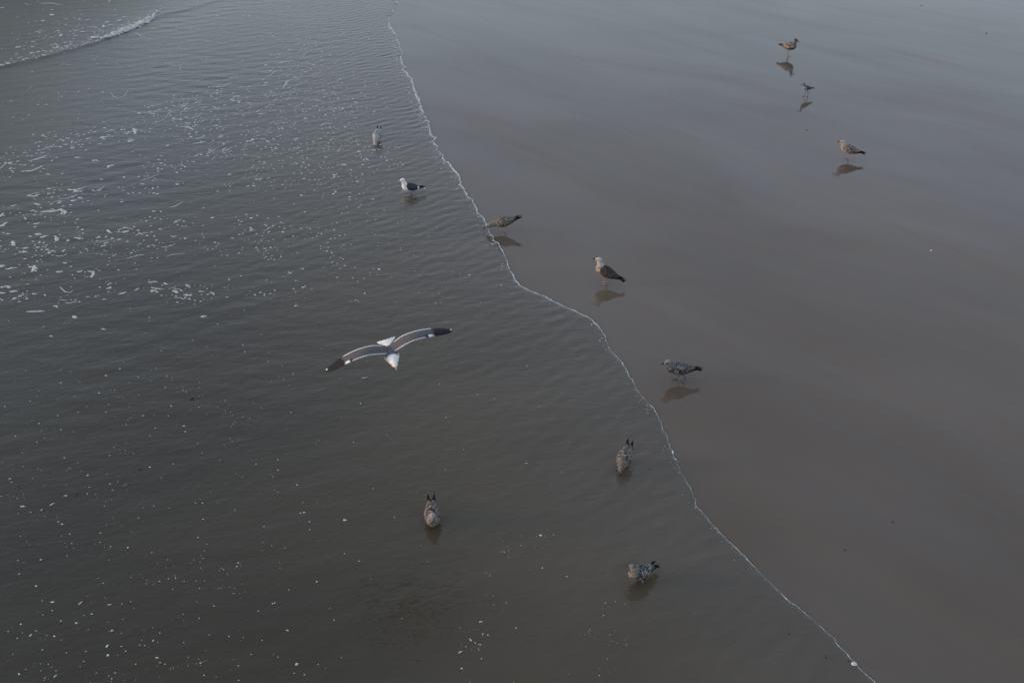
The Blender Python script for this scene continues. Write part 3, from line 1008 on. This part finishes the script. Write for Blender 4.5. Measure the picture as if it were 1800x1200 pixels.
bird('gull', 'buff breasted young gull drinking with its head down, wading nearest the foam edge', 'gull', 1097, 822, -112,
     pal(JUV, head=(.20, .165, .145), neck=(.17, .14, .12), breast=(.22, .17, .14), mot=1.3, back=(.115, .105, .10), pale=(.37, .325, .295)), pitch=-.04, hip_h=.19,
     neck=[(.125, 0, .205, .064), (.150, .0, .195, .052), (.172, .0, .170, .043), (.186, .0, .140, .036)], head_dir=(.45, .2, -1), scale=.86, sink=.02, seed=6, group=GW, wing_open=.10, wing_lift=.05, slim=1.06)

bird('gull', 'brown young gull wading alone in deeper water with its black wingtips raised in a V', 'gull', 761, 919, -84,
     pal(JUV, head=(.31, .275, .255), neck=(.25, .21, .19), breast=(.21, .17, .145), back=(.125, .105, .095), pale=(.38, .32, .285), mask=.4, mot=1.15), pitch=.06, hip_h=.195,
     neck=[(.112, .0, .262, .058), (.122, .0, .284, .048), (.130, .0, .300, .041), (.146, .0, .308, .037)], head_dir=(.8, -.08, -.62), scale=.87, sink=.06, seed=7, group=GW, wing_open=.12, wing_lift=.06, slim=1.06)

bird('gull', 'plump young gull with its head turned away, wading nearest the bottom of the photo', 'gull', 1125, 1024, 217,
     pal(JUV, head=(.16, .145, .135), neck=(.15, .13, .12), breast=(.21, .165, .138), back=(.095, .09, .09), dark=(.024, .024, .026), pale=(.33, .32, .31)), pitch=.20, hip_h=.19,
     neck=[(.100, -.010, .272, .064), (.096, -.024, .290, .053), (.092, -.036, .302, .044), (.092, -.052, .310, .037)], head_dir=(.35, -.9, -.25), scale=.82, sink=.015, seed=8, group=GW, wing_open=.08, wing_lift=.02, slim=1.06, wing_len=.80)

bird('gull', 'dark headed young gull facing right on the sand, farthest from the camera', 'gull', 1385, 99, -50,
     pal(JUV, head=(.075, .066, .062), neck=(.12, .105, .10), breast=(.12, .10, .092), belly=(.15, .125, .115), back=(.25, .195, .165), pale=(.48, .375, .315), mask=.8), pitch=.10, hip_h=.245,
     neck=[(.128, 0, .315, .054), (.143, 0, .36, .041), (.153, 0, .395, .037), (.168, 0, .422, .036)], head_dir=(1, .10, -.25), scale=1.04, seed=9, group=GS, leg_r=1.3, slim=1.1)

bird('gull', 'buff young gull with dark cheek facing left on the sand at far right', 'gull', 1491, 280, 160,
     pal(JUV, head=(.40, .335, .30), neck=(.40, .335, .30), breast=(.34, .29, .26), belly=(.30, .26, .235), back=(.16, .13, .115), dark=(.04, .032, .029), pale=(.43, .345, .295), mask=1.0),
     pitch=.20, hip_h=.205, neck=[(.120, 0, .275, .058), (.138, 0, .305, .048), (.150, 0, .332, .040), (.166, 0, .350, .037)], head_dir=(1, 0, -.12), scale=.97, seed=10, group=GS)

bird('sandpiper', 'small slender shorebird with long straight bill and long legs walking on far sand', 'shorebird', 1417, 170, 204,
     pal(JUV, head=(.12, .115, .11), neck=(.15, .142, .138), breast=(.36, .34, .33), belly=(.36, .34, .33), back=(.10, .094, .09), dark=(.06, .057, .054), pale=(.16, .15, .145), prim=(.03, .028, .027), mask=.3, legs=M_LEG_GREY, mot=.5),
     pitch=.22, hip_h=.29, neck=[(.115, 0, .352, .048), (.135, 0, .39, .033), (.145, 0, .425, .028), (.160, 0, .452, .029)], head_dir=(1, 0, -.05), bill_len=.125, bill_r=.009, head_r=.032,
     scale=.69, seed=11, wing_len=.80, tail_len=.7, slim=.86, leg_pose=((.06, 0), (-.035, 0)), leg_r=1.5)


# ------------------------------------------------------------------ the gull on the wing
def flying_gull():
    root = bpy.data.objects.new('flying_gull', None)
    COL.objects.link(root)
    depth = 10.3
    root.location = cam.location + ray(686, 618) * depth
    R = Matrix.Rotation(rad(-75), 3, 'Z') @ Matrix.Rotation(rad(-4), 3, 'Y') @ Matrix.Rotation(rad(10), 3, 'X')
    root.rotation_euler = R.to_euler()
    tag(root, 'white gull with grey black tipped wings spread wide, gliding above the water', 'gull')
    white = (.80, .80, .79)
    grey = (.092, .095, .110)
    sp = cat([(-.20, 0, .0, .012, .008), (-.15, 0, 0, .035, .026), (-.07, 0, -.004, .060, .050), (.02, 0, -.006, .072, .060), (.10, 0, -.004, .078, .058),
              (.165, 0, 0, .064, .050), (.22, 0, .003, .047, .042), (.27, 0, .003, .037, .036), (.305, 0, 0, .024, .025), (.33, 0, -.003, .010, .011)], 48)
    V, Fc, UV = loft(sp, 22)
    cols = [mixc(white, grey, sstep(.15, .45, math.sin(th)) * sstep(.19, .27, u) * (1 - sstep(.50, .58, u))) for u, th in UV]
    mesh('body', V, Fc, M_WHITE, root, cols)
    bs = cat([(.32, 0, -.002, .0075, .011), (.345, 0, -.005, .0065, .010), (.368, 0, -.009, .005, .008), (.382, 0, -.015, .0015, .002)], 10)
    Vb, Fb, _ = loft(bs, 8)
    mesh('bill', Vb, Fb, M_BILL_YELLOW, root)
    for s in (-1, 1):
        Ve, Fe = ball((.285, s * .030, .014), .0065)
        mesh('eye', Ve, Fe, M_EYE, root)
    st = cat([  # span y, leading edge x, trailing edge x, z
        (.02, .085, -.100, .030), (.08, .105, -.095, .055), (.16, .140, -.070, .098), (.25, .155, -.042, .122), (.34, .150, -.046, .118), (.43, .128, -.064, .094),
        (.52, .094, -.088, .058), (.60, .036, -.102, .016), (.66, -.030, -.112, -.018), (.695, -.090, -.114, -.034)], 76)
    nc = 20
    for s in (-1, 1):
        V, Fc, cols = [], [], []
        for layer in (1, -1):
            for i, (y, le, te, z) in enumerate(st):
                f = y / .695
                for j in range(nc):
                    c = j / (nc - 1)
                    x = le + (te - le) * c
                    rag = 0.004 * math.sin(y * 220) * c ** 4 if y > .1 else 0
                    th = .0015 + .016 * (1 - f) ** .7 * math.sin(math.pi * min(1, c ** .6))
                    camber = .022 * math.sin(math.pi * c ** .7) * (1 - .5 * f)
                    V.append(Vector((x + rag, s * y, z + camber + layer * th * .5)))
                    nz = noise.noise(Vector((y * 25, c * 6, s * 3.0)))
                    nf = noise.noise(Vector((y * 60, c * 2, s * 7.0)))
                    col = mixc(grey, (.115, .098, .100), .5 + .5 * nz)
                    col = mixc(col, white, 1 - sstep(.02, .055, c))
                    if .09 < f < .68: col = mixc(col, white, sstep(.86, .90, c))
                    if .60 < f < .68: col = mixc(col, white, (1 - sstep(.10, .16, c)))
                    blk = sstep(.67, .72, f + .05 * (.5 - c) + .03 * nf)
                    col = mixc(col, (.012, .012, .013), blk)
                    lead = sstep(.55, .57, f) * (1 - sstep(.59, .61, f)) * (1 - sstep(.12, .2, c))
                    col = mixc(col, (.02, .02, .022), lead)
                    col = mixc(col, white, sstep(.955, .97, f) * (1 - sstep(.98, .99, f)) * sstep(.1, .3, c))
                    if layer < 0: col = mixc(col, white, .75 * (1 - blk))
                    cols.append(col)
        n = len(st)
        def ix(l, i, j): return l * n * nc + i * nc + j
        for i in range(n - 1):
            for j in range(nc - 1):
                a = (ix(0, i, j), ix(0, i + 1, j), ix(0, i + 1, j + 1), ix(0, i, j + 1))
                b = (ix(1, i, j + 1), ix(1, i + 1, j + 1), ix(1, i + 1, j), ix(1, i, j))
                Fc += [a if s < 0 else a[::-1], b if s < 0 else b[::-1]]
            for j in (0, nc - 1):
                Fc.append((ix(0, i, j), ix(0, i + 1, j), ix(1, i + 1, j), ix(1, i, j)))
        for i in (0, n - 1):
            for j in range(nc - 1): Fc.append((ix(0, i, j), ix(0, i, j + 1), ix(1, i, j + 1), ix(1, i, j)))
        mesh('wing', V, Fc, M_FEATHER, root, cols)
    V, Fc, cols = [], [], []
    nb = 9
    for f in range(nb):
        ang = (f - (nb - 1) / 2) * rad(9.5)
        base = len(V)
        for i in range(6):
            t = i / 5
            L = .115 + .035 * (abs(f - 4) / 4) ** 2
            wv = .010 + .012 * t - .012 * max(0, t - .85) / .15
            ctr = Vector((-.125 - L * t * math.cos(ang), L * t * math.sin(ang), .004 + .0003 * ((f % 2) - .5) + .02 * t))
            sd = Vector((-math.sin(ang), -math.cos(ang), 0))
            for dy, dz in ((-1, 0), (0, .0025), (1, 0), (0, -.0025)):
                V.append(ctr + sd * dy * wv + Vector((0, 0, dz)))
                cols.append(white)
        for i in range(5):
            for k in range(4):
                a = base + i * 4 + k; b = base + i * 4 + (k + 1) % 4
                Fc.append((a, a + 4, b + 4, b))
        Fc.append(tuple(base + k for k in range(4))); Fc.append(tuple(base + 20 + k for k in (3, 2, 1, 0)))
    mesh('tail', V, Fc, M_WHITE, root, cols)


flying_gull()

# ------------------------------------------------------------------ small things washed about
M_WEED = simple('dark_weed', (0.012, 0.012, 0.010), 0.6)
M_SHELL = simple('white_shell', (0.62, 0.60, 0.58), 0.45, 0.15, 40.0)
M_PEBBLE = simple('dark_pebble', (0.03, 0.028, 0.026), 0.6)


def lump(name, label, cat_, px, py, a, b, h, mat, ang=0.0, seed=0, z=0.0, floating=False, group=None):
    p = ground(px, py, z)
    if floating: z = float(water_z(np.array([p.x]), np.array([p.y]))[0]) - h * .25
    V, Fc = ball((0, 0, 0), 1.0, 12)
    W = []
    for v in V:
        k = 1 + .35 * noise.noise(v * 1.6 + Vector((seed, 0, 0)))
        W.append((v.x * a * k, v.y * b * k, v.z * h * .5 * k + h * .4))
    ob = mesh(name, W, Fc, mat)
    ob.location = (p.x, p.y, z)
    ob.rotation_euler = (0, 0, ang)
    tag(ob, label, cat_, group)
    return ob


GD = 'dark scraps of seaweed floating on the water'
lump('seaweed_scrap', 'largest black scrap of seaweed floating left of the flying gull', 'seaweed', 337, 703.5, .034, .022, .016, M_WEED, .3, 1, floating=True, group=GD)
lump('seaweed_scrap', 'small black scrap of seaweed floating below the largest scrap', 'seaweed', 246, 828, .018, .012, .012, M_WEED, .5, 2, floating=True, group=GD)
lump('seaweed_scrap', 'small black scrap of seaweed beside a short row of foam flecks', 'seaweed', 135, 873, .020, .011, .010, M_WEED, .1, 3, floating=True, group=GD)
lump('seaweed_scrap', 'tiny black scrap of seaweed floating nearest the left edge of the photo', 'seaweed', 33, 858, .013, .010, .009, M_WEED, .1, 4, floating=True, group=GD)
lump('seaweed_scrap', 'tiny black scrap of seaweed floating lowest in the photo at bottom left', 'seaweed', 108, 1099, .013, .009, .008, M_WEED, .2, 5, floating=True, group=GD)

GP = 'dark pebbles lying at the water edge'
lump('pebble', 'dark pebble touching the swash line just above the white shell', 'pebble', 1491, 1162, .009, .008, .018, M_PEBBLE, .2, 6, floating=True, group=GP)
lump('pebble', 'dark pebble in the thin water left of the white shell', 'pebble', 1451, 1157, .009, .008, .018, M_PEBBLE, .9, 7, floating=True, group=GP)
lump('pebble', 'dark pebble in the thin water farthest from the white shell', 'pebble', 1386, 1115, .008, .007, .018, M_PEBBLE, .4, 8, floating=True, group=GP)
GQ = 'dark specks of grit on the wet sand'
lump('grit_speck', 'dark speck of grit alone on the sand at lower right', 'grit', 1569, 917, .009, .009, .008, M_PEBBLE, .4, 9, group=GQ)
lump('grit_speck', 'dark speck of grit on the sand nearest the shell and the swash', 'grit', 1485, 966, .008, .008, .007, M_PEBBLE, .4, 10, group=GQ)
lump('grit_speck', 'dark speck of grit on the sand between shorebird and buff gull', 'grit', 1418, 229, .020, .018, .012, M_PEBBLE, .4, 11, group=GQ)
lump('grit_speck', 'dark speck of grit on the sand nearest the top right corner', 'grit', 1734, 59, .028, .024, .014, M_PEBBLE, .4, 12, group=GQ)
lump('grit_speck', 'dark speck of grit on the sand at the top edge of the photo', 'grit', 1620, 10, .026, .022, .012, M_PEBBLE, .4, 13, group=GQ)
lump('shell_chip', 'small white chip of shell lying alone on the blue grey sand at right', 'shell', 1637, 441, .022, .016, .018, M_SHELL, .5, 14)


def clam_shell(px, py):
    p = ground(px, py)
    V, Fc = [], []
    nr, nt_ = 8, 24
    for i in range(nr + 1):
        t = i / nr
        for k in range(nt_):
            a = 2 * math.pi * k / nt_
            rib = 1 + .03 * math.cos(12 * a) * t
            V.append((.029 * t * math.cos(a) * rib - .005 * (1 - t), .023 * t * math.sin(a) * rib, .020 * (1 - t ** 2) + .002 * math.cos(t * 20)))
    for i in range(nr):
        for k in range(nt_):
            k2 = (k + 1) % nt_
            Fc.append((i * nt_ + k, (i + 1) * nt_ + k, (i + 1) * nt_ + k2, i * nt_ + k2))
    ob = mesh('clam_shell', V, Fc, M_SHELL)
    ob.location = (p.x, p.y, .014)
    ob.rotation_euler = (0.05, 0.08, .3)
    tag(ob, 'white ribbed clam shell lying in the thin edge of the swash', 'shell')


clam_shell(1501, 1168)


def feather(px, py):
    p = ground(px, py)
    z = float(water_z(np.array([p.x]), np.array([p.y]))[0])
    V, Fc = [], []
    for i in range(11):
        t = i / 10
        wv = .008 * math.sin(math.pi * t ** .8) + .0006
        for dy, dz in ((-1, 0), (0, .003), (1, 0), (0, -.002)):
            V.append((-.045 + .09 * t, dy * wv + .010 * t * t, z + .006 + dz + .006 * (2 * t - 1) ** 2))
    for i in range(10):
        for k in range(4):
            a = i * 4 + k; b = i * 4 + (k + 1) % 4
            Fc.append((a, a + 4, b + 4, b))
    ob = mesh('loose_feather', V, Fc, M_SHELL)
    ob.location = (p.x, p.y, 0)
    tag(ob, 'thin white loose feather floating just below the flying gull', 'feather')


feather(641, 668)
